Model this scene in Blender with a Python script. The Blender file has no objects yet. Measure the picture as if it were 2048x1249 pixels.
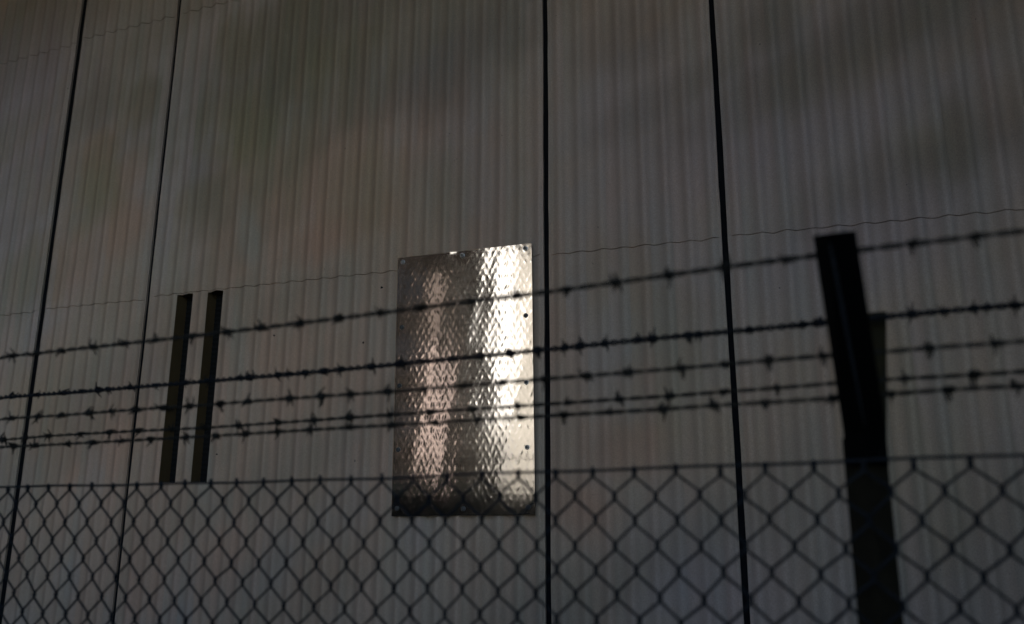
import bpy, math, random
import numpy as np
from mathutils import Vector, Matrix

scene = bpy.context.scene
COL = scene.collection
rad = math.radians

# ------------------------------------------------------------------ camera
PSI, PITCH, ROLL, EYE = rad(21.7), rad(13.06), .00416, 1.60
F = Vector((-math.sin(PSI)*math.cos(PITCH), math.cos(PSI)*math.cos(PITCH), math.sin(PITCH)))
R0 = F.cross(Vector((0, 0, 1))).normalized()
U0 = R0.cross(F)
R = R0*math.cos(ROLL) + U0*math.sin(ROLL)
U = U0*math.cos(ROLL) - R0*math.sin(ROLL)
cam_data = bpy.data.cameras.new('camera')
cam = bpy.data.objects.new('camera', cam_data)
COL.objects.link(cam)
cam.matrix_world = Matrix((
    (R.x, U.x, -F.x, 0), (R.y, U.y, -F.y, 0), (R.z, U.z, -F.z, EYE), (0, 0, 0, 1)))
cam_data.sensor_width = 36
cam_data.sensor_fit = 'HORIZONTAL'
cam_data.lens = 36*1617/2048
cam_data.clip_start = .05
cam_data.clip_end = 500
cam_data.dof.use_dof = True
cam_data.dof.focus_distance = 2.86
cam_data.dof.aperture_fstop = cam_data.lens/10.5
scene.camera = cam

# ------------------------------------------------------------------ sky, sun, exposure
SUN_EL = rad(36)
world = bpy.data.worlds.new('World')
scene.world = world
world.use_nodes = True
wt = world.node_tree
sky = wt.nodes.new('ShaderNodeTexSky')
sky.sky_type = 'NISHITA'
sky.sun_disc = False
sky.sun_elevation = SUN_EL
sky.sun_rotation = 0
sky.dust_density = 1.6
sky.ozone_density = .3
bg = wt.nodes['Background']
wt.links.new(sky.outputs[0], bg.inputs[0])
bg.inputs[1].default_value = .15
sun_data = bpy.data.lights.new('sun', 'SUN')
sun_data.energy = 5.0
sun_data.angle = rad(.5)
sun_data.color = (1, .93, .83)
sun = bpy.data.objects.new('sun', sun_data)
sun.rotation_euler = Vector((0, -math.cos(SUN_EL), -math.sin(SUN_EL))).to_track_quat('-Z', 'Y').to_euler()
sun.location = (0, 30, 25)
COL.objects.link(sun)
scene.cycles.use_denoising = True
scene.view_settings.view_transform = 'Standard'
scene.view_settings.look = 'None'
scene.view_settings.exposure = 1.30
scene.view_settings.gamma = 1


# ------------------------------------------------------------------ helpers
def obj(name, verts, faces, mat, parent=None, smooth=False, tri_uv=None):
    me = bpy.data.meshes.new(name)
    me.from_pydata([tuple(v) for v in verts], [], [tuple(f) for f in faces])
    me.update()
    if smooth:
        me.shade_smooth()
    if mat:
        me.materials.append(mat)
    o = bpy.data.objects.new(name, me)
    COL.objects.link(o)
    if parent:
        o.parent = parent
    return o


def thing(name, label, cat, loc=(0, 0, 0), group=None, rotz=0):
    o = bpy.data.objects.new(name, None)
    o.empty_display_size = .1
    o.location = loc
    o.rotation_euler = (0, 0, rotz)
    o['label'] = label
    o['category'] = cat
    if group:
        o['group'] = group
    COL.objects.link(o)
    return o


class MB:
    def __init__(s):
        s.v, s.f = [], []

    def add(s, v, f):
        n = len(s.v)
        s.v += [tuple(p) for p in v]
        s.f += [tuple(i+n for i in q) for q in f]

    def box(s, x0, x1, y0, y1, z0, z1):
        v = [(x, y, z) for z in (z0, z1) for y in (y0, y1) for x in (x0, x1)]
        s.add(v, [(0, 2, 3, 1), (4, 5, 7, 6), (0, 1, 5, 4), (2, 6, 7, 3), (0, 4, 6, 2), (1, 3, 7, 5)])

    def tube(s, pts, r, n=6, caps=True):
        P = np.asarray(pts, float)
        m = len(P)
        T = np.gradient(P, axis=0)
        T /= np.linalg.norm(T, axis=1)[:, None] + 1e-12
        a = np.array([0, 0, 1.]) if abs(T[0][2]) < .9 else np.array([0, 1., 0])
        N = np.cross(T[0], a)
        N /= np.linalg.norm(N)
        rr = np.broadcast_to(np.asarray(r, float), (m,))
        ang = np.arange(n)*2*math.pi/n
        out = []
        for i in range(m):
            N = N - T[i]*(N @ T[i])
            N /= np.linalg.norm(N) + 1e-12
            B = np.cross(T[i], N)
            out.append(P[i] + rr[i]*(np.cos(ang)[:, None]*N + np.sin(ang)[:, None]*B))
        v = np.concatenate(out)
        f = [(i*n+j, i*n+(j+1) % n, (i+1)*n+(j+1) % n, (i+1)*n+j) for i in range(m-1) for j in range(n)]
        if caps:
            f += [tuple(range(n))[::-1], tuple((m-1)*n+j for j in range(n))]
        s.add(v, f)

    def loft(s, secs):
        n = len(secs[0])
        v = [p for q in secs for p in q]
        f = [(i*n+j, i*n+(j+1) % n, (i+1)*n+(j+1) % n, (i+1)*n+j) for i in range(len(secs)-1) for j in range(n)]
        f += [tuple(range(n))[::-1], tuple((len(secs)-1)*n+j for j in range(n))]
        s.add(v, f)

    def build(s, name, mat, parent=None, smooth=False):
        return obj(name, s.v, s.f, mat, parent, smooth)


def new_mat(name):
    m = bpy.data.materials.new(name)
    m.use_nodes = True
    nt = m.node_tree
    return m, nt, nt.nodes['Principled BSDF']


class G:
    """small node-graph writer"""
    def __init__(s, nt):
        s.nt = nt

    def n(s, t, **kw):
        q = s.nt.nodes.new(t)
        for k, v in kw.items():
            setattr(q, k, v)
        return q

    def put(s, sock, v):
        if isinstance(v, bpy.types.NodeSocket):
            s.nt.links.new(v, sock)
        else:
            sock.default_value = v

    def math(s, op, a, b=0., c=0., clamp=False):
        q = s.n('ShaderNodeMath', operation=op, use_clamp=clamp)
        s.put(q.inputs[0], a); s.put(q.inputs[1], b); s.put(q.inputs[2], c)
        return q.outputs[0]

    def vec(s, op, a, b=(0, 0, 0)):
        q = s.n('ShaderNodeVectorMath', operation=op)
        s.put(q.inputs[0], a); s.put(q.inputs[1], b)
        return q.outputs['Value' if op == 'LENGTH' else 'Vector']

    def comb(s, x, y, z):
        q = s.n('ShaderNodeCombineXYZ')
        for i, v in enumerate((x, y, z)):
            s.put(q.inputs[i], v)
        return q.outputs[0]

    def noise(s, v, scale, detail=2., rough=.5, dim='3D'):
        q = s.n('ShaderNodeTexNoise', noise_dimensions=dim)
        s.put(q.inputs['Vector'], v)
        q.inputs['Scale'].default_value = scale
        q.inputs['Detail'].default_value = detail
        q.inputs['Roughness'].default_value = rough
        return q.outputs[0]

    def ramp(s, v, a, b, lo=0., hi=1.):
        q = s.n('ShaderNodeMapRange', interpolation_type='SMOOTHSTEP')
        s.put(q.inputs[0], v)
        for i, k in enumerate((a, b, lo, hi)):
            q.inputs[i+1].default_value = k
        return q.outputs[0]

    def mix(s, fac, a, b, mode='MIX'):
        q = s.n('ShaderNodeMix', data_type='RGBA', blend_type=mode)
        s.put(q.inputs[0], fac)
        for k, v in ((6, a), (7, b)):
            s.put(q.inputs[k], v if isinstance(v, bpy.types.NodeSocket) else (*v, 1))
        return q.outputs[2]

    def bump(s, h, strength, dist, bsdf):
        q = s.n('ShaderNodeBump')
        q.inputs['Strength'].default_value = strength
        q.inputs['Distance'].default_value = dist
        s.nt.links.new(h, q.inputs['Height'])
        s.nt.links.new(q.outputs[0], bsdf.inputs['Normal'])


def plain(name, col, rough=.6, metal=0., var=.3, scale=20., spec=.5, bump=0.):
    m, nt, b = new_mat(name)
    g = G(nt)
    pos = g.n('ShaderNodeTexCoord').outputs['Object']
    nz = g.noise(pos, scale, 4.)
    c2 = tuple(c*(1-var) for c in col)
    c1 = tuple(min(1, c*(1+var)) for c in col)
    g.put(b.inputs['Base Color'], g.mix(nz, c2, c1))
    b.inputs['Roughness'].default_value = rough
    b.inputs['Metallic'].default_value = metal
    b.inputs['Specular IOR Level'].default_value = spec
    if bump:
        g.bump(nz, .5, bump, b)
    return m


# ------------------------------------------------------------------ wall material
WALL_Y = 2.625
PITCHW = .0765
JOINTS = [(-5.28, .024), (-3.42, .037), (-2.773, .0210), (-.912, .0205), (-.2885, .0198), (1.57, .022)]
X_LO, X_HI = -7.2, 3.4


def wall_material():
    m, nt, b = new_mat('ribbed_concrete')
    g = G(nt)
    pos = g.n('ShaderNodeTexCoord').outputs['Object']
    sep = g.n('ShaderNodeSeparateXYZ')
    nt.links.new(pos, sep.inputs[0])
    x, z = sep.outputs[0], sep.outputs[2]
    flat = g.comb(x, 0., z)
    ribf = g.math('DIVIDE', x, PITCHW)
    rib = g.math('FLOOR', ribf)
    half = g.math('FLOOR', g.math('MULTIPLY', ribf, 2.))
    # blotch outlines are ragged, and each rib takes its own share of a blotch
    w1 = g.math('SUBTRACT', g.noise(flat, 3.1, 4.), .5)
    wr = g.math('SUBTRACT', g.noise(g.comb(g.math('MULTIPLY', rib, 3.71), 0., g.math('MULTIPLY', z, 1.4)), 1., 2.), .5)
    wob = g.math('ADD', g.math('MULTIPLY', w1, 1.3), g.math('MULTIPLY', wr, 1.5))

    def blotches(items):
        tot = None
        for cx, cz, rx, rz, k in items:
            d = g.vec('SUBTRACT', flat, (cx, 0, cz))
            # stains and painted shade bands lean along the diagonal
            q = g.n('ShaderNodeVectorRotate', rotation_type='Y_AXIS')
            nt.links.new(d, q.inputs['Vector'])
            q.inputs['Angle'].default_value = .35
            d = g.vec('MULTIPLY', q.outputs[0], (.74/rx, 0, .74/rz))
            l = g.math('ADD', g.vec('LENGTH', d), wob)
            s = g.ramp(l, .1, 1.3, k, 0.)
            tot = s if tot is None else g.math('MAXIMUM', tot, s)
        return tot
    green = blotches([(-2.12, 3.36, .52, .24, .95), (-2.194, 3.2, .22, .33, 1), (-2.362, 3.567, .16, .2, .8), (-2.034, 3.635, .12, .2, .8),
                      (-2.973, 3.468, .13, .13, .6), (-3.202, 3.055, .17, .18, .8), (-2.505, 2.883, .14, .13, .7),
                      (-3.534, 2.618, .17, .2, .5), (-1.82, 3.516, .13, .2, .6), (.328, 2.674, .09, .1, .5),
                      (-1.7, 2.85, .15, .2, .4), (-.5, 2.1, .15, .3, .35), (-3.3, 2.1, .2, .2, .4), (-1.3, 2.75, .14, .16, .35), (.2, 1.75, .2, .3, .35)])
    dark = blotches([(-2.149, 3.4, .17, .25, .8), (-3.265, 3.444, .17, .14, .7), (-2.505, 2.883, .12, .15, .6),  # stains, plus painted diagonal shade bands and a shaded top
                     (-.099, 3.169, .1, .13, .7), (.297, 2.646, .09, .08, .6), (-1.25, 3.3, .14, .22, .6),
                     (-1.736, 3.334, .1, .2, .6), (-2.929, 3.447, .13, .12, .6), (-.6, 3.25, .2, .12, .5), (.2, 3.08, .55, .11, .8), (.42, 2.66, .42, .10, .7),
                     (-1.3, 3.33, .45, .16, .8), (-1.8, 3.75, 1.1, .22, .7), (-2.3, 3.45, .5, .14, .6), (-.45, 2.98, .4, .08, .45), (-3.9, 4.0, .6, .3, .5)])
    warm = blotches([(-2.0, 2.35, 1.7, .75, .9), (-.5, 1.7, .7, .4, .6), (-2.6, 1.5, 1.2, .5, .8), (-1.3, 1.35, 2.2, .35, .8)])
    pink = blotches([(-3.179, 3.21, .1, .09, .7), (-2.979, 3.063, .1, .11, .6), (-2.962, 2.822, .2, .14, .7),
                     (-2.02, 2.86, .55, .22, .85), (-3.248, 2.643, .21, .16, .6), (-1.961, 2.991, .23, .14, .9), (-2.092, 2.86, .21, .2, .8),
                     (-2.315, 2.812, .14, .22, .8), (-1.884, 2.632, .22, .12, 1), (-1.578, 2.703, .07, .1, .7),
                     (-1.822, 2.412, .08, .14, .7), (-1.949, 2.176, .3, .17, .6), (-2.971, 1.91, .36, .25, .9),
                     (-1.841, 1.973, .26, .18, .6), (-.644, 1.776, .12, .1, .95), (-.571, 1.987, .1, .08, .5),
                     (-2.216, 1.406, .27, .19, .7), (-1.797, 1.329, .16, .14, .6), (-.784, 1.584, .09, .1, .8),
                     (-1.652, 1.778, .13, .12, .5), (-2.65, 2.2, .12, .3, .7), (-2.4, 2.3, .15, .25, .6), (-2.6, 1.75, .15, .25, .7),
                     (-2.2, 1.9, 1.2, .62, .55), (-2.3, 2.55, .2, .12, .7), (-2.7, 1.3, .3, .2, .6)])
    lilac = blotches([(-2.531, 3.108, .14, .14, .8), (-1.999, 3.34, .13, .13, .4), (-3.8, 3.6, .4, .55, .9),
                      (.091, 2.41, .3, .15, .5), (-2.719, 2.137, .22, .12, .4), (-.6, 2.8, .3, .5, .5), (-1.25, 2.9, .2, .5, .5), (-.1, 2.85, .6, .3, .6),
                      (-3.7, 2.95, .2, .25, .5), (-.45, 1.4, .2, .2, .5)])
    pale = blotches([(-2.236, 2.673, .05, .16, .9), (-2.4, 1.75, .05, .22, .9), (-1.754, 2.403, .13, .12, .6),
                     (-1.565, 2.229, .12, .15, .6), (-2.68, 2.6, .1, .12, .6), (-2.25, 2.2, .05, .25, .6), (-3.05, 2.25, .12, .2, .5),
                     (-1.4, 1.35, .1, .2, .4)])
    col = g.mix(g.noise(flat, .9, 3.), (.292, .284, .280), (.322, .312, .300))
    col = g.mix(g.math('MULTIPLY', warm, .95), col, (.362, .318, .252))
    col = g.mix(g.math('MULTIPLY', lilac, .8), col, (.272, .256, .305))
    col = g.mix(g.math('MULTIPLY', pink, .85), col, (.362, .258, .196))
    col = g.mix(g.math('MULTIPLY', green, .95), col, (.215, .21, .135))
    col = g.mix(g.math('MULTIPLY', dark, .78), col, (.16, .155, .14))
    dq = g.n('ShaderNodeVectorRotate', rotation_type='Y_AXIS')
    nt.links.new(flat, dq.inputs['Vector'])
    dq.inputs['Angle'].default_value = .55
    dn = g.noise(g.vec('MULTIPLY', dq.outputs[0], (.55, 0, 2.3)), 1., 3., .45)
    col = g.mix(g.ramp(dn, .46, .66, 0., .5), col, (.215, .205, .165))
    dn2 = g.noise(g.vec('ADD', g.vec('MULTIPLY', dq.outputs[0], (.8, 0, 2.0)), (9.3, 3, 4.2)), 1., 3., .45)
    col = g.mix(g.ramp(dn2, .48, .66, 0., .45), col, (.335, .275, .215))
    col = g.mix(g.math('MULTIPLY', pale, .6), col, (.30, .315, .285))
    # each half rib has weathered to its own tint
    t1 = g.noise(g.comb(g.math('MULTIPLY', half, 5.13), 3., g.math('MULTIPLY', z, .7)), 1., 2.)
    t2 = g.noise(g.comb(g.math('MULTIPLY', half, 2.37), 9., g.math('MULTIPLY', z, .5)), 1., 2.)
    col = g.mix(.55, col, g.mix(g.ramp(t1, .3, .7), (.45, .485, .465), (.545, .50, .48)), 'OVERLAY')
    col = g.mix(1., col, g.mix(g.ramp(t2, .3, .7), (.97, .97, .97), (1.025, 1.025, 1.025)), 'MULTIPLY')
    # run-off streaks, then groove dirt and rib shading painted as soft dark bands
    st = g.noise(g.comb(g.math('MULTIPLY', x, 48.), 0., g.math('MULTIPLY', z, .5)), 1., 3., .6)
    col = g.mix(1., col, g.mix(g.ramp(st, .3, .7), (.975, .975, .97), (1.018, 1.018, 1.02)), 'MULTIPLY')
    ph = g.math('FRACT', ribf)
    gr = g.math('ABSOLUTE', g.math('SUBTRACT', ph, .5))
    gr = g.ramp(gr, .0, .26, .27, 0.)
    gr = g.math('MULTIPLY', gr, g.ramp(g.noise(g.comb(g.math('MULTIPLY', rib, 1.9), 0., z), 2., 3.), .25, .8, .45, 1.))
    col = g.mix(gr, col, (.17, .15, .135))
    rib_light = g.ramp(g.math('ABSOLUTE', g.math('SUBTRACT', ph, .80)), .0, .20, 1., 0.)  # paler band painted on each rib as the light part of its shading
    col = g.mix(g.math('MULTIPLY', rib_light, .32), col, g.mix(1., col, (1.22, 1.22, 1.24), 'MULTIPLY'))
    col = g.mix(1., col, (1.34, 1.115, 1.0), 'MULTIPLY')
    sp = g.noise(pos, 260., 2., .7)
    col = g.mix(1., col, g.mix(g.ramp(sp, .25, .75), (.86, .86, .86), (1.12, 1.12, 1.12)), 'MULTIPLY')
    pit = g.noise(pos, 48., 1.)
    col = g.mix(g.ramp(pit, .80, .84, 0., .7), col, (.07, .065, .06))
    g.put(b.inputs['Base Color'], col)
    b.inputs['Roughness'].default_value = .85
    b.inputs['Specular IOR Level'].default_value = .25
    g.bump(g.noise(pos, 120., 4., .65), .35, .002, b)
    return m


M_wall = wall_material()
M_black = plain('joint_black', (.006, .006, .007), .9, var=.5, spec=.1)
M_reveal = plain('reveal_concrete', (.105, .068, .030), .9, var=.25, scale=14, spec=.2)
M_louvre = plain('louvre_black', (.006, .0055, .005), .7, var=.4, spec=.2)
M_wire = plain('aged_barbed_wire', (.012, .0105, .008), .7, 0, .4, 90, .2)
M_wireb = plain('blue_black_barbed_wire', (.004, .005, .007), .7, 0, .4, 90, .2)
M_mesh = plain('dark_coated_mesh', (.003, .005, .008), .6, 0, .35, 60, .2)
M_post = plain('dark_steel_post', (.017, .014, .009), .75, 0, .5, 40, .05, .001)
M_arm = plain('dark_steel_arm', (.0018, .0019, .002), .6, 0, .4, 40, .05, .0008)
M_rear = plain('rusty_brown_steel', (.016, .012, .004), .7, 0, .5, 40, .1, .001)
M_ridge_glint = plain('ridge_glint', (.03, .036, .045), .4, .3, .6, 120, .4)  # highlight colour painted on the front arm's ridge strip
M_zinc = plain('screw_zinc', (.45, .45, .46), .35, .9, .2, 200)
M_rubber = plain('screw_dark', (.09, .088, .085), .5, .5, .3, 200)
M_roof = plain('plain_grey_board', (.10, .10, .10), .9)


# ------------------------------------------------------------------ ground
def ground():
    m, nt, b = new_mat('ground_grass_soil')
    g = G(nt)
    pos = g.n('ShaderNodeTexCoord').outputs['Object']
    a = g.noise(pos, .8, 6.)
    c = g.mix(g.ramp(a, .35, .65), (.045, .050, .026), (.085, .068, .045))
    g.put(b.inputs['Base Color'], c)
    b.inputs['Roughness'].default_value = .95
    g.bump(g.noise(pos, 25., 5.), .7, .03, b)
    n = 24
    xs = np.linspace(-120, 120, n)
    v = [(x, y, 0) for y in xs for x in xs]
    f = [(j*n+i, j*n+i+1, (j+1)*n+i+1, (j+1)*n+i) for j in range(n-1) for i in range(n-1)]
    o = obj('ground', v, f, m)
    o['kind'] = 'structure'
    o['label'] = 'dark grassy soil strip under the fence and wall'


ground()

# ------------------------------------------------------------------ ribbed wall
wall = thing('ribbed_wall', 'tall stained grey ribbed concrete wall with dark vertical joints and two slots', 'wall', (0, WALL_Y, 0))
WALL_TOP = 4.6
rng = np.random.default_rng(4)
_c = rng.normal(size=(6, 4))


def wav(a, k):
    """slow one-dimensional wander, unit size"""
    return sum(np.sin(a*(1.3+2.1*i+.7*k) + _c[i][k % 4]*3)/(1+i) for i in range(5))/1.8


def profile(x, z):
    amp = .0082*(1+.12*wav(x*1.7+z*.3, 1))
    ph = 2*math.pi*x/PITCHW
    s = np.sin(ph)
    return amp*(s + .18*np.sin(2*ph+.6)) + .0035*wav(x*1.1+.7*z, 2)*wav(z*1.3, 3)


SLOTS = [(-2.6045, -2.5225), (-2.4430, -2.3630)]
SLOT_Z = (1.661, 2.449)
COURSE = {0: [(2.4546, 0.), (3.856, 0.)],
          1: [(2.4546, 0.), (3.856, .0)], 2: [(2.4585, -.0150), (3.867, -.0155)],
          3: [(2.460, -.0060), (3.853, -.012)], 4: [(2.4495, -.0125), (3.84, -.01)],
          5: [(2.4310, -.0200), (3.83, -.01)], 6: [(2.42, -.01), (3.82, -.01)]}


def build_panel(k):
    xl = X_LO if k == 0 else JOINTS[k-1][0] + JOINTS[k-1][1]/2
    xr = X_HI if k == len(JOINTS) else JOINTS[k][0] - JOINTS[k][1]/2
    has_slots = xl < SLOTS[0][0] < xr
    n = max(8, int((xr-xl)/PITCHW*14))
    xs = list(np.linspace(xl, xr, n))
    xs += [xl+.004, xl+.011, xr-.004, xr-.011]
    if has_slots:
        for s in SLOTS:
            xs = [q for q in xs if min(abs(q-s[0]), abs(q-s[1])) > .0022] + list(s)
    xs = np.array(sorted(xs))
    xm = .5*(xl+xr)
    zs = list(np.arange(0, WALL_TOP+.001, .0625))
    cr = [1.05, 2.455, 3.858]
    GO = (-.006, -.0013, 0, .0013, .006)
    for c in cr:
        zs = [q for q in zs if abs(q-c) > .012]
        zs += [c+o for o in GO]
    if has_slots:
        for s in SLOT_Z:
            zs = [q for q in zs if abs(q-s) > .004] + [s]
        zs += [2.455-.006] if 2.449 not in zs else []
    zs = np.array(sorted(set(np.round(zs, 5))))
    X, Z0 = np.meshgrid(xs, zs)
    Z = Z0.copy()
    groove = np.zeros_like(Z)
    marg = np.clip((np.minimum(X-xl, xr-X)-.010)/.004, 0, 1)
    for i, c in enumerate(cr):
        if i:
            b, sl = COURSE[k][i-1]
            sh = b + sl*(X-xm) - c
        else:
            sh = 0*X
        jit = .0016*wav(X*26, 1)*np.exp(-((Z0-c)/.01)**2)
        Z += sh*np.exp(-((Z0-c)/.08)**2) + jit
        groove = np.maximum(groove, (np.abs(Z0-c) < 2e-4)*(.005 if i < 2 else .008)*marg)
    flat = np.clip((np.minimum(X-xl, xr-X)-.002)/.012, 0, 1)
    flat = flat*flat*(3-2*flat)
    Y = profile(X, Z)*flat - .002*(1-flat)
    # upper course stands a hair proud of the one below
    for i, c in enumerate(cr):
        Y -= .0008*(Z0 > c+5e-4)
    Y += groove
    edge = .0016*wav(Z*3.1, k % 4)*0 + .0014*wav(Z*4.3+k, 0)
    wgt = np.clip(1-np.minimum(X-xl, xr-X)/.05, 0, 1)
    Xo = X + edge*wgt
    nz, nx = X.shape
    V = np.stack([Xo, Y, Z], -1).reshape(-1, 3)
    skip = np.zeros((nz-1, nx-1), bool)
    if has_slots:
        xc = .5*(xs[1:]+xs[:-1]); zc = .5*(zs[1:]+zs[:-1])
        for s in SLOTS:
            skip |= ((xc > s[0]) & (xc < s[1]))[None, :] & ((zc > SLOT_Z[0]) & (zc < SLOT_Z[1]))[:, None]
    faces = [(j*nx+i, j*nx+i+1, (j+1)*nx+i+1, (j+1)*nx+i) for j in range(nz-1) for i in range(nx-1) if not skip[j, i]]
    V = [tuple(p) for p in V]
    # the joint sides run back into the wall
    for col_i, flip in ((0, False), (nx-1, True)):
        base = len(V)
        for j in range(nz):
            p = V[j*nx+col_i]
            V.append((p[0], p[1]+.05, p[2]))
        for j in range(nz-1):
            q = (j*nx+col_i, (j+1)*nx+col_i, base+j+1, base+j)
            faces.append(q[::-1] if flip else q)
    # panel slab behind, so that the wall has body
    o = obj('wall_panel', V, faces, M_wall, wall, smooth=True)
    sh = np.ones(len(faces), bool)
    o.data.set_sharp_from_angle(angle=rad(38))
    slots = []
    if has_slots:
        for s in SLOTS:
            ii = [i for i in range(nx) if s[0]-1e-6 <= xs[i] <= s[1]+1e-6]
            jj = [j for j in range(nz) if SLOT_Z[0]-1e-6 <= zs[j] <= SLOT_Z[1]+1e-6]
            ring = [(jj[0], i) for i in ii] + [(j, ii[-1]) for j in jj[1:]] + \
                   [(jj[-1], i) for i in ii[::-1][1:]] + [(j, ii[0]) for j in jj[::-1][1:-1]]
            slots.append([V[j*nx+i] for j, i in ring])
    return slots


for k in range(len(JOINTS)+1):
    got = build_panel(k)
    for ring in got:
        n = len(ring)
        DEP = .056
        v = list(ring) + [(p[0], DEP, p[2]) for p in ring]
        f = [(i, (i+1) % n, n+(i+1) % n, n+i) for i in range(n)]
        so = obj('slot_window', v, f, M_reveal, wall)
        mb = MB()
        xa, xb = min(p[0] for p in ring), max(p[0] for p in ring)
        za, zb = min(p[2] for p in ring), max(p[2] for p in ring)
        mb.box(xa-.01, xb+.01, DEP, DEP+.01, za-.01, zb+.01)
        q = za+.012
        while q < zb-.02:
            mb.loft([[(xx, DEP-.004, q), (xx, DEP-.004, q+.004), (xx, DEP-.0005, q+.014), (xx, DEP-.0005, q+.010)]
                     for xx in (xa+.002, xb-.002)])
            q += .021
        mb.build('louvre', M_louvre, so)

for jx, jw in JOINTS:
    mb = MB()
    mb.box(jx-jw*.5-.004, jx+jw*.5+.004, .006, .05, 0, WALL_TOP)
    mb.build('joint_strip', M_black, wall)
mb = MB()
mb.box(X_LO, X_HI, .07, .35, 0, WALL_TOP)
mb.build('wall_core', M_roof, wall)
mb = MB()
mb.box(X_LO-.5, X_HI+.5, -3.2, .5, WALL_TOP+.002, WALL_TOP+.22)
mb.build('shade_eave', M_roof, wall)  # unseen overhang added to shade the upper wall

for xa, xb in ((X_LO+.5, X_LO+.8), (X_HI-1.2, X_HI-.9)):  # unseen side walls, added to dim both ends of the ribbed wall
    mb = MB()
    mb.box(xa, xb, -4.4, -.03, 0, WALL_TOP)
    mb.build('side_shade_wall', M_roof, wall)

# pock marks: small dark chips that sit on the ribs
mb_list = [(-2.075, 2.241, .004), (-1.662, 2.187, .004), (-1.595, 2.399, .006), (-2.311, 1.772, .004)]
for cx, cz, r in mb_list:
    mb = MB()
    rr = random.Random(int(cx*1000))
    pts = []
    y0 = float(profile(np.array(cx), np.array(cz)))-.0015
    top = [(cx+r*rr.uniform(.6, 1.3)*math.cos(a)*(1.5 if cx > -1.7 else 1), y0, cz+r*rr.uniform(.6, 1.4)*math.sin(a)) for a in np.linspace(0, 2*math.pi, 9)[:-1]]
    bot = [(p[0], y0+.006, p[2]) for p in top]
    mb.loft([bot, top])
    mb.build('dirt_spot', M_louvre, wall)


# ------------------------------------------------------------------ embossed metal plate
def plate_material():
    m, nt, b = new_mat('embossed_metal')
    g = G(nt)
    pos = g.n('ShaderNodeTexCoord').outputs['Object']
    a = g.noise(pos, 9., 5., .6)
    col = g.mix(g.ramp(a, .3, .7), (.56, .558, .552), (.72, .715, .705))
    fine = g.noise(g.vec('MULTIPLY', pos, (1, 1, .5)), 160., 3., .6)
    g.put(b.inputs['Base Color'], col)
    b.inputs['Metallic'].default_value = 1.
    g.put(b.inputs['Roughness'], g.ramp(g.math('ADD', g.math('MULTIPLY', a, .6), g.math('MULTIPLY', fine, .4)), .25, .75, .05, .085))
    out = nt.nodes['Material Output']
    b2 = g.n('ShaderNodeBsdfPrincipled')       # the worn, greasy share of the surface scatters wider
    nt.links.new(b.inputs['Base Color'].links[0].from_socket, b2.inputs['Base Color'])
    b2.inputs['Metallic'].default_value = 1.
    b2.inputs['Roughness'].default_value = .135
    ms = g.n('ShaderNodeMixShader')
    g.put(ms.inputs[0], g.ramp(g.noise(pos, 14., 5., .65), .3, .7, .04, .20))
    nt.links.new(b.outputs[0], ms.inputs[1])
    nt.links.new(b2.outputs[0], ms.inputs[2])
    nt.links.new(ms.outputs[0], out.inputs['Surface'])
    g.bump(g.math('ADD', g.noise(pos, 220., 3.), g.noise(pos, 75., 2.)), .10, .00016, b)
    return m


M_plate = plate_material()
PC = [(-1.515, 2.506), (-.966, 2.502), (-.955, 1.551), (-1.502, 1.540)]   # TL TR BR BL
plate = thing('metal_plate', 'shiny dimpled metal plate screwed upright to the ribbed wall', 'metal plate', (-1.231, WALL_Y-.0185, 1.545))
PC = [(a*.9966, 1.6+(b-1.6)*.9966) for a, b in PC]
PW, PH = .548, .956
NU, NV = 230, 400
u = np.linspace(0, 1, NU)
v = np.linspace(0, 1, NV)
UU, VV = np.meshgrid(u, v)
PX = (PC[3][0]*(1-UU)+PC[2][0]*UU)*(1-VV) + (PC[0][0]*(1-UU)+PC[1][0]*UU)*VV
PZ = (PC[3][1]*(1-UU)+PC[2][1]*UU)*(1-VV) + (PC[0][1]*(1-UU)+PC[1][1]*UU)*VV
sx, sz = UU*PW, VV*PH
H = np.zeros_like(sx)
PU, PV = .0243, .0455
PLATE_H = .000094
for i in range(-1, 25):
    for j in range(-1, 23):
        cx = (i+.5)*PU + rng.normal()*.0011
        cz = (j+.5)*PV + rng.normal()*.0018
        for ox, oz, t, k in ((0, 0, rad(20) if i % 2 else rad(-20), 1.), (.5*PU, .5*PV, rad(-24) if i % 2 else rad(24), .75)):
            t += rng.normal()*.16
            sel = (np.abs(sx-cx-ox) < .02) & (np.abs(sz-cz-oz) < .035)
            dx, dz = sx[sel]-cx-ox, sz[sel]-cz-oz
            a = dx*math.cos(t)+dz*math.sin(t)
            bb = -dx*math.sin(t)+dz*math.cos(t)
            H[sel] += k*PLATE_H*rng.uniform(.45, 1.35)*np.exp(-(a/.0044)**2-(bb/.0092)**2)
for q in range(70):      # odd knocks
    cx, cz = rng.uniform(0, PW), rng.uniform(0, PH)
    H += rng.normal()*.00005*np.exp(-((sx-cx)**2+(sz-cz)**2)/rng.uniform(.004, .011)**2)
H += .00035*wav(sx*5+sz*1.2, 1)*wav(sz*3.3+1, 2) + .00012*wav(sx*9-sz*2, 3) + .00003*wav(sx*31+sz*7, 2)*wav(sz*24, 0)
H -= .004*np.exp(-((sx-.255)/.03)**2-((1-VV)*PH/.03)**2)*.35     # dented in round the top middle screw
PY = -H
V = np.stack([PX-plate.location.x, PY, PZ-plate.location.z], -1).reshape(-1, 3)
faces = [(j*NU+i, j*NU+i+1, (j+1)*NU+i+1, (j+1)*NU+i) for j in range(NV-1) for i in range(NU-1)]
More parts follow.
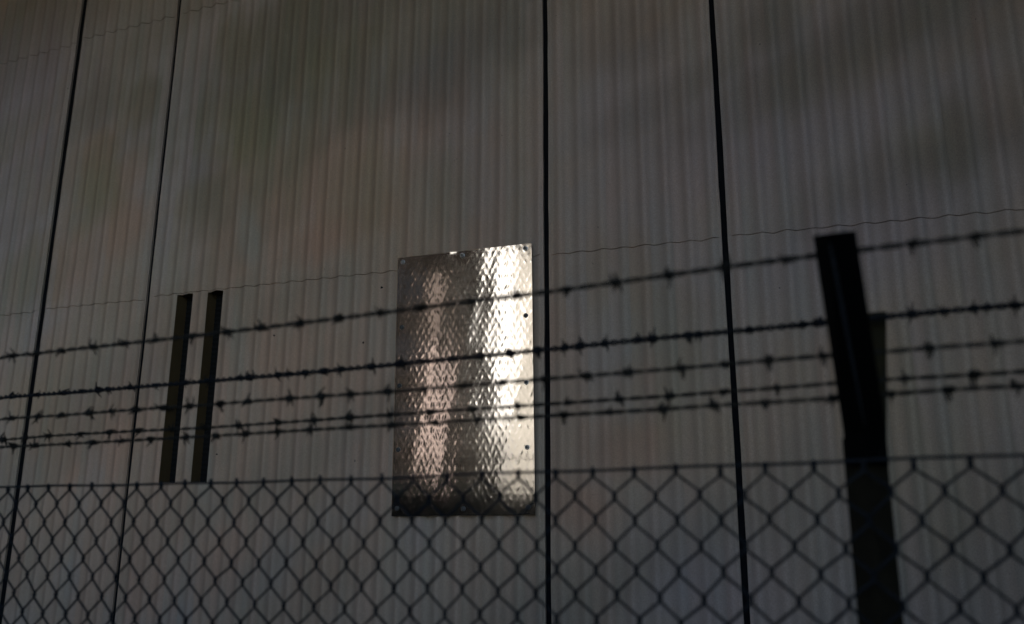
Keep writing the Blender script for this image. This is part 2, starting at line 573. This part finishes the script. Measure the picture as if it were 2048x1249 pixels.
rim = [i for i in range(NU)] + [j*NU+NU-1 for j in range(1, NV)] + [(NV-1)*NU+i for i in range(NU-2, -1, -1)] + [j*NU for j in range(NV-2, 0, -1)]
base = len(V)
V = [tuple(p) for p in V] + [(V[q][0], V[q][1]+.003, V[q][2]) for q in rim]
n = len(rim)
faces += [(rim[i], base+i, base+(i+1) % n, rim[(i+1) % n]) for i in range(n)]
faces += [tuple(base+i for i in range(n))[::-1]]
sheet = obj('metal_sheet', V, faces, M_plate, plate, smooth=True)
sheet.data.set_sharp_from_angle(angle=rad(50))
SCREWS = [(-1.493, 2.487, 1), (-1.241, 2.486, 0), (-.990, 2.485, 0), (-1.487, 2.230, 2), (-.988, 2.236, 2), (-1.489, 2.009, 2),
          (-1.484, 1.775, 2), (-1.481, 1.568, 2), (-.986, 1.997, 0), (-.983, 1.774, 0), (-.979, 1.575, 2), (-1.219, 1.568, 2)]
for sxx, szz, kind in SCREWS:
    sxx, szz = sxx*.9966, 1.6+(szz-1.6)*.9966
    mb = MB()
    ox, oz = sxx-plate.location.x, szz-plate.location.z

    def ring(r, y, n=16):
        return [(ox+r*math.cos(t), y, oz+r*math.sin(t)) for t in np.arange(n)*2*math.pi/n]
    mb.loft([ring(.0085, .001), ring(.0085, -.0022), ring(.0078, -.0032)])
    sc = mb.build('screw', M_zinc if kind < 2 else M_rubber, plate)
    mb = MB()
    mb.loft([ring(.0048, -.003, 6), ring(.0048, -.0066, 6), ring(.0036, -.0074, 6)])
    mb.build('screw_head', M_zinc if kind == 1 else M_rubber, sc)

# ------------------------------------------------------------------ fence frame of reference
TH = rad(2.1)
FD = np.array([math.cos(TH), -math.sin(TH), 0.])
FN = np.array([math.sin(TH), math.cos(TH), 0.])


def L(u, v, z):
    """along the fence, towards the wall, up"""
    return FD*u + FN*v + np.array([0, 0, z])


U_LO, U_HI = -3.0, 1.5
# ------------------------------------------------------------------ chain link fence
fence = thing('chain_link_fence', 'dark chain link fence with a line wire along its top edge', 'fence', tuple(L(-.75, 1.0, 0)))
org = np.array(fence.location)
SU, SZ = .05262/2, .0296


def ztop(uu):
    return 1.6392 + .0176*uu


mb = MB()
j0, j1 = int((U_LO-.0414)/SU), int((U_HI-.0414)/SU)
ROWS = 52
rj = random.Random(8)
jit = {}


def node(c, r):
    if (c, r) not in jit:
        jit[(c, r)] = (rj.gauss(0, .0008), rj.gauss(0, .0008))
    return jit[(c, r)]


for c in range(j0, j1):
    pts = []
    for r in range(ROWS):
        right = (c + r) % 2 == 1
        cc = c+1 if right else c
        dx, dz = node(cc, r)
        uu = .0414 + cc*SU + dx
        zz = ztop(uu) - r*SZ + dz + (-.0015 if r == 0 else 0)
        s = 1 if right else -1
        if r == 0:
            pts.append(L(uu - s*.0006, 1.0, zz+.0075))
            pts.append(L(uu + s*.0010, 1.0-.0012*s, zz+.0035))
        off = .0017
        pts.append(L(uu + s*off*.7, 1.0+.0016*s, zz+.0026))
        pts.append(L(uu + s*off, 1.0, zz))
        pts.append(L(uu + s*off*.7, 1.0-.0016*s, zz-.0026))
    mb.tube([p-org for p in pts], .0018, 6)
for c in range(j0, j1):
    if c % 2 == 0:
        dx, dz = node(c, 0)
        uu = .0414 + c*SU + dx
        a = ztop(uu) + dz
        mb.tube([L(uu-.0012, .9995, a-.005)-org, L(uu, .9985, a+.001)-org, L(uu+.0008, .9975, a+.0075)-org], [.0018, .0027, .0020], 6)
mb.build('wire_mesh', M_mesh, fence, smooth=True)
mb = MB()
us = np.arange(U_LO, U_HI, .02)
tw = np.interp(us, [-1.45, -1.2, -.977, -.643, -.456, -.348, -.214, -.1, .0144, .144], [1.6188, 1.6207, 1.6231, 1.6283, 1.6343, 1.6362, 1.6390, 1.6417, 1.6450, 1.6471])
tw = np.where(us < -1.45, 1.6188+(us+1.45)*.01, np.where(us > .144, 1.6471+(us-.144)*.015, tw))
mb.tube([L(a, .9965+.0008*math.sin(a*40), b+.0006*math.sin(a*23))-org for a, b in zip(us, tw)], .0019, 8)
mb.build('line_wire', M_mesh, fence, smooth=True)

# ------------------------------------------------------------------ Y shaped steel post
post = thing('fence_post', 'dark steel fence post with two splayed angle arms at its head', 'fence post', tuple(L(-.006, 1.03, 0)))
org = np.array(post.location)


def angle_section(ul, ur, ud, vback, vridge, z, t=.0045, tilt=0.):
    """V-shaped angle iron section with its ridge towards the fence side vridge"""
    dv = 1 if vback > vridge else -1
    P = [(ul, vback), (ud, vridge), (ur, vback), (ur-t*.9, vback+.0*dv), (ud, vridge+t*1.35*dv), (ul+t*.9, vback)]
    return [L(a, b, z + tilt*(b-vridge)) - org for a, b in P]


mb = MB()
mb.loft([angle_section(-.0325, .0130, -.0070, 1.040, 1.013, 0), angle_section(-.0322, .0150, -.0065, 1.040, 1.013, 1.2), angle_section(-.0318, .0155, -.0062, 1.040, 1.013, 1.672)])
mb.build('post_shaft', M_post, post)
mb = MB()   # arm that leans out towards the camera
mb.loft([angle_section(-.0292, .0160, -.0050, 1.028, 1.006, 1.640), angle_section(-.0290, .0164, -.0046, 1.020, .998, 1.672, tilt=.3),
         angle_section(-.0379, .0041, -.0218, .872, .848, 1.8655, tilt=.3)])
mb.build('front_arm', M_arm, post)
mb = MB()   # arm that leans back towards the wall
rs_ = []
for ul, ur, vv_, z_ in ((-.0285, .0160, 1.040, 1.640), (-.0285, .0165, 1.044, 1.668), (-.0179, .0330, 1.158, 1.845)):
    rs_.append([L(ul, vv_, z_)-org, L(ur, vv_, z_+.001)-org, L(ur, vv_+.006, z_-.001)-org, L(ul, vv_+.006, z_-.002)-org])
mb.loft(rs_)
ra = mb.build('rear_arm', M_rear, post)
mb = MB()   # strip coloured as the bluish highlight along the front arm's ridge
mb.loft([[L(uu+k*ww, vv_, zz)-org for k in (-1, 1)] + [L(uu+k*ww*1.3, vv_+.004, zz)-org for k in (1, -1)]
         for uu, vv_, zz, ww in [(-.0046-.0172*t, .9974-.15*t, 1.672+.1905*t, ww) for t, ww in ((.06, .0004), (.3, .0009), (.6, .0013), (.9, .0012), (.97, .0006))]])
fa = [o for o in post.children if o.name.startswith('front_arm')][0]
we = mb.build('ridge_highlight', M_ridge_glint, fa)
for zz in (1.655,):
    mb = MB()
    c0 = L(.004, 1.024, zz)-org
    mb.loft([[c0 + FD*.007*math.cos(t) - FN*d + np.array([0, 0, .007*math.sin(t)]) for t in np.arange(6)*math.pi/3] for d in (0, .008)])
    mb.build('bolt', M_arm, post)

# ------------------------------------------------------------------ barbed wires
WIRES = {
 1: dict(v=.894, pts=[(-1.3493, 1.8339), (-.9221, 1.8359), (-.5955, 1.843), (-.3217, 1.8478), (-.1969, 1.8524), (-.1334, 1.855), (-.0428, 1.8569), (.0026, 1.8583), (.1551, 1.8595)],
   barbs=[-1.3189, -1.2583, -1.201, -1.1264, -1.0572, -.9908, -.9172, -.8508, -.7881, -.721, -.6552, -.5884, -.5246, -.4508, -.3863, -.3217, -.2596, -.1969, -.1334, -.0681, .056, .1142]),
 2: dict(v=1.132, pts=[(-1.6887, 1.8075), (-1.498, 1.8079), (-1.132, 1.8108), (-.9295, 1.8132), (-.7603, 1.8165), (-.4771, 1.8221), (-.411, 1.8237), (-.2741, 1.8275), (-.107, 1.8305), (-.0411, 1.8322), (.0331, 1.8336), (.1267, 1.8347), (.1853, 1.8349)],
   barbs=[-1.6492, -1.5722, -1.495, -1.4433, -1.3983, -1.3707, -1.31, -1.242, -1.1651, -1.1104, -1.0373, -1.0143, -.9515, -.9295, -.8929, -.8538, -.8187, -.7573, -.7008, -.6536, -.6031, -.5542, -.5024, -.4563, -.4115, -.3876, -.3478, -.2993, -.277, -.2249, -.2108, -.1408, -.0721, -.0505, .0618, .0966, .1316, .1453, .1753]),
 3: dict(v=.977, pts=[(-1.4488, 1.7395), (-1.2856, 1.7398), (-1.1102, 1.7428), (-.9725, 1.7438), (-.8769, 1.7464), (-.7946, 1.7471), (-.6131, 1.7485), (-.2094, 1.7572), (-.0949, 1.7604), (-.0358, 1.7615), (.0248, 1.7615), (.0663, 1.763), (.1288, 1.763), (.1552, 1.7632)],
   barbs=[-1.4177, -1.3478, -1.2856, -1.2184, -1.1652, -1.1114, -1.047, -.9955, -.9325, -.8769, -.7974, -.7388, -.6876, -.6231, -.5629, -.5043, -.4444, -.3834, -.3258, -.2718, -.2051, -.1523, -.1017, -.0428, .0663, .1288]),
 4: dict(v=1.069, pts=[(-1.5757, 1.7105), (-1.4364, 1.7148), (-1.2764, 1.717), (-1.0593, 1.7182), (-.3865, 1.7327), (-.311, 1.7344), (-.2421, 1.7355), (-.1686, 1.7378), (-.1075, 1.739), (-.0339, 1.7415), (.023, 1.7428), (.1157, 1.7432), (.1657, 1.7441)],
   barbs=[-1.4364, -1.3501, -1.2751, -1.2052, -1.1225, -1.048, -.9767, -.8926, -.8194, -.7501, -.6765, -.606, -.5345, -.4622, -.3865, -.311, -.2421, -.1712, -.1038, .0432, .1157]),
 5: dict(v=1.014, pts=[(-1.4916, 1.692), (-1.3932, 1.6924), (-1.2503, 1.6946), (-1.1142, 1.6966), (-1.0029, 1.6982), (-.3088, 1.7112), (-.2379, 1.712), (-.1741, 1.7142), (-.1031, 1.7151), (-.0385, 1.7165), (.0213, 1.7187), (.0833, 1.7208), (.1553, 1.7218)],
   barbs=[-1.4513, -1.3932, -1.3102, -1.2503, -1.1792, -1.1131, -1.0352, -.9712, -.9095, -.8453, -.7834, -.7105, -.6366, -.5661, -.4989, -.4346, -.3724, -.3088, -.2379, -.1741, -.1135, -.0374, .025, .0833, .147]),
}
WLABEL = {
 1: 'topmost barbed wire strand, carried near the tip of the front arm',
 2: 'second barbed wire from the top, thickest strand with crowded barbs',
 3: 'middle barbed wire strand, alone between the crowded thick strand and the lowest pair',
 4: 'upper strand of the close pair of barbed wires low over the fence',
 5: 'lowest barbed wire strand, last one above the chain link mesh'}


def barb_mesh(seed, r0, wr):
    rr = random.Random(seed)
    mb = MB()
    # two short wires, each wound round the strand with its cut ends sticking out
    for w in range(2):
        a0 = rr.uniform(0, 6.28)
        turns = rr.uniform(1.4, 1.9)
        x0 = (-.0042 if w == 0 else .0006)
        N = 22
        coil = []
        for i in range(N+1):
            t = i/N
            a = a0 + turns*2*math.pi*t
            coil.append(np.array([x0+.0040*t, r0*math.cos(a), r0*math.sin(a)]))
        ends = []
        for end, sgn in ((coil[0], -1), (coil[-1], 1)):
            a = a0 if sgn < 0 else a0+turns*2*math.pi
            tang = np.array([rr.uniform(-.35, .35), -math.sin(a)*sgn, math.cos(a)*sgn])
            tang /= np.linalg.norm(tang)
            rout = np.array([0, math.cos(a), math.sin(a)])
            ln = rr.uniform(.009, .0155)
            ends.append([end + tang*.003 + rout*.0004, end + tang*ln*.6 + rout*.0012, end + tang*ln + rout*.0018])
        path = ends[0][::-1] + coil + ends[1]
        m = len(path)
        rad_ = np.full(m, wr)
        rad_[0] = rad_[-1] = wr*.35
        mb.tube(path, rad_, 6)
    me = bpy.data.meshes.new('barb')
    me.from_pydata(mb.v, [], mb.f)
    me.shade_smooth()
    return me


def barb_set(mat, r0, wr, s):
    out = []
    for q in range(5):
        me = barb_mesh(s+q, r0, wr)
        me.materials.append(mat)
        out.append(me)
    return out


BSETS = {1: barb_set(M_wire, .0036, .0014, 100), 2: barb_set(M_wireb, .0046, .0012, 200)}
rb = random.Random(21)
for k, wd in WIRES.items():
    mat = M_wireb if k == 2 else M_wire
    root = thing('barbed_wire', WLABEL[k], 'barbed wire', tuple(L(0, wd['v'], 1.7)), 'barbed wires strung above the fence')
    org = np.array(root.location)
    pu = np.array([p[0] for p in wd['pts']])
    pz = np.array([p[1] for p in wd['pts']])
    us = np.arange(U_LO, U_HI, .004)
    cf = np.polyfit(pu, pz, 3 if k == 1 else 2)
    smooth = np.polyval(np.polyfit(pu, pz, 1), us)
    inner = np.interp(us, pu, pz)
    ker = np.hanning(21); ker /= ker.sum()
    zz = np.where((us < pu[0]) | (us > pu[-1]), smooth, inner)
    pad = np.pad(zz, 10, mode='edge')
    zz = np.convolve(pad, ker, 'valid')
    vv = wd['v'] + .0015*np.sin(us*9+k)
    PITCHT = {1: .052, 2: .030, 3: .046, 4: .05, 5: .047}[k]
    rs = {1: .0019, 2: .0026, 3: .0016, 4: .0016, 5: .0016}[k]
    wr = {1: .0016, 2: .0021, 3: .0014, 4: .0014, 5: .0014}[k]
    mb = MB()
    for ph in (0, math.pi):
        a = us/PITCHT*2*math.pi + ph + .7*np.sin(us*13+k)
        mb.tube([L(uu, v_+rs*math.cos(q), z_+rs*math.sin(q))-org for uu, v_, z_, q in zip(us, vv, zz, a)], wr, 6)
    mb.build('twisted_strand', mat, root, smooth=True)
    bl = list(wd['barbs'])
    step = abs(bl[1]-bl[0])
    q = bl[0]
    while q > U_LO+.3 and len(bl) < 60:
        q -= .066
        bl.append(q)
    q = max(wd['barbs'])
    while q < U_HI-.6:
        q += .066
        bl.append(q)
    for ub in bl:
        me = rb.choice(BSETS[2 if k == 2 else 1])
        o = bpy.data.objects.new('barb', me)
        COL.objects.link(o)
        o.parent = root
        zc = float(np.interp(ub, us, zz))
        vc = float(np.interp(ub, us, vv))
        o.location = L(ub, vc, zc) - org
        o.rotation_euler = (rb.uniform(0, 6.28), rb.uniform(-.12, .12), -TH)
        s = rb.uniform(.78, 1.12)
        o.scale = (s, s*rb.uniform(.9, 1.1), s)

# ------------------------------------------------------------------ the far side of the yard (seen mirrored in the plate)
M_brown = plain('brown_cladding', (.007, .006, .0052), .95, 0, .25, 1.5, .0)
M_white = plain('white_render', (.76, .74, .71), .8, 0, .08, .8, .3)
M_pink = plain('pink_render', (.58, .45, .40), .8, 0, .1, .8, .3)
M_grey2 = plain('mid_grey_render', (.27, .255, .235), .8, 0, .2, .8, .3)
M_pink2 = plain('dull_pink_render', (.22, .17, .145), .8, 0, .15, .8, .3)
M_grey = plain('grey_render', (.26, .24, .21), .8, 0, .1, .8, .3)
M_glass = plain('dark_glass', (.006, .006, .007), .3, spec=.05)
FY = -25.
block = thing('apartment_block', 'long dark clad apartment block opposite with pale stair tower, mirrored in the plate', 'building', (-12, FY, 0))


def bpart(name, mat, x0, x1, y0, y1, z0, z1, parent=block):
    mb = MB()
    lx, ly = block.location.x, block.location.y
    mb.box(x0-lx, x1-lx, y0-ly, y1-ly, z0, z1)
    return mb.build(name, mat, parent)


bpart('facade', M_brown, -42, -6, FY-9, FY, 0, 21)
bpart('roof', M_roof, -42.4, -5.6, FY-9.4, FY+.4, 21.002, 21.5)
bpart('stair_tower', M_white, -12.55, -11.82, FY+.003, FY+.5, 4.6, 12.0)
bpart('stair_tower_base', M_grey2, -12.55, -11.82, FY+.003, FY+.5, 0, 4.597)
bpart('stair_tower_side', M_grey, -11.817, -10.4, FY+.003, FY+.3, 0, 11.6)
bpart('pink_pier', M_pink, -15.46, -15.22, FY+.003, FY+.4, 0, 7.9)
bpart('pier_top', M_pink2, -15.46, -15.22, FY+.003, FY+.4, 7.903, 11.0)
for fl in range(6):
    for xx in [-40+3.2*i for i in range(11)]:
        if -16.2 < xx+.6 < -9.8:
            continue
        w = bpart('window', M_glass, xx, xx+1.3, FY+.003, FY+.05, 1.2+2.9*fl, 2.7+2.9*fl)


M_leaf = plain('hedge_leaf', (.035, .045, .018), .7, 0, .5, 6, .2)
M_twig = plain('hedge_twig', (.03, .022, .014), .9)
hedge = thing('clipped_hedge', 'dark clipped hedge across the yard from the fence, mirrored along the plate foot', 'hedge', (-2.5, -2.9, 0))
rh = np.random.default_rng(9)
NL = 16000
px = rh.uniform(-5.5, 5.5, NL)
py = rh.uniform(-.38, .38, NL)
htop = 1.80 + .05*np.sin(px*3.1) + .04*np.sin(px*7.7+1)
pz = htop*rh.uniform(0, 1, NL)**.75
lv, lf = [], []
for q in range(NL):
    d1 = rh.normal(size=3); d1 /= np.linalg.norm(d1)
    d2 = np.cross(d1, rh.normal(size=3)); d2 /= np.linalg.norm(d2)
    c0 = np.array([px[q], py[q], pz[q]]); a_, b_ = rh.uniform(.03, .05), rh.uniform(.015, .025)
    n0 = len(lv)
    lv += [c0-d1*a_, c0+d2*b_, c0+d1*a_, c0-d2*b_]
    lf.append((n0, n0+1, n0+2, n0+3))
obj('foliage', lv, lf, M_leaf, hedge)
mb = MB()
mb.loft([[(x_, -.25, .02), (x_, .25, .02), (x_, .22, 1.66), (x_, -.22, 1.66)] for x_ in np.linspace(-5.4, 5.4, 30)])
mb.build('twigs', M_twig, hedge)
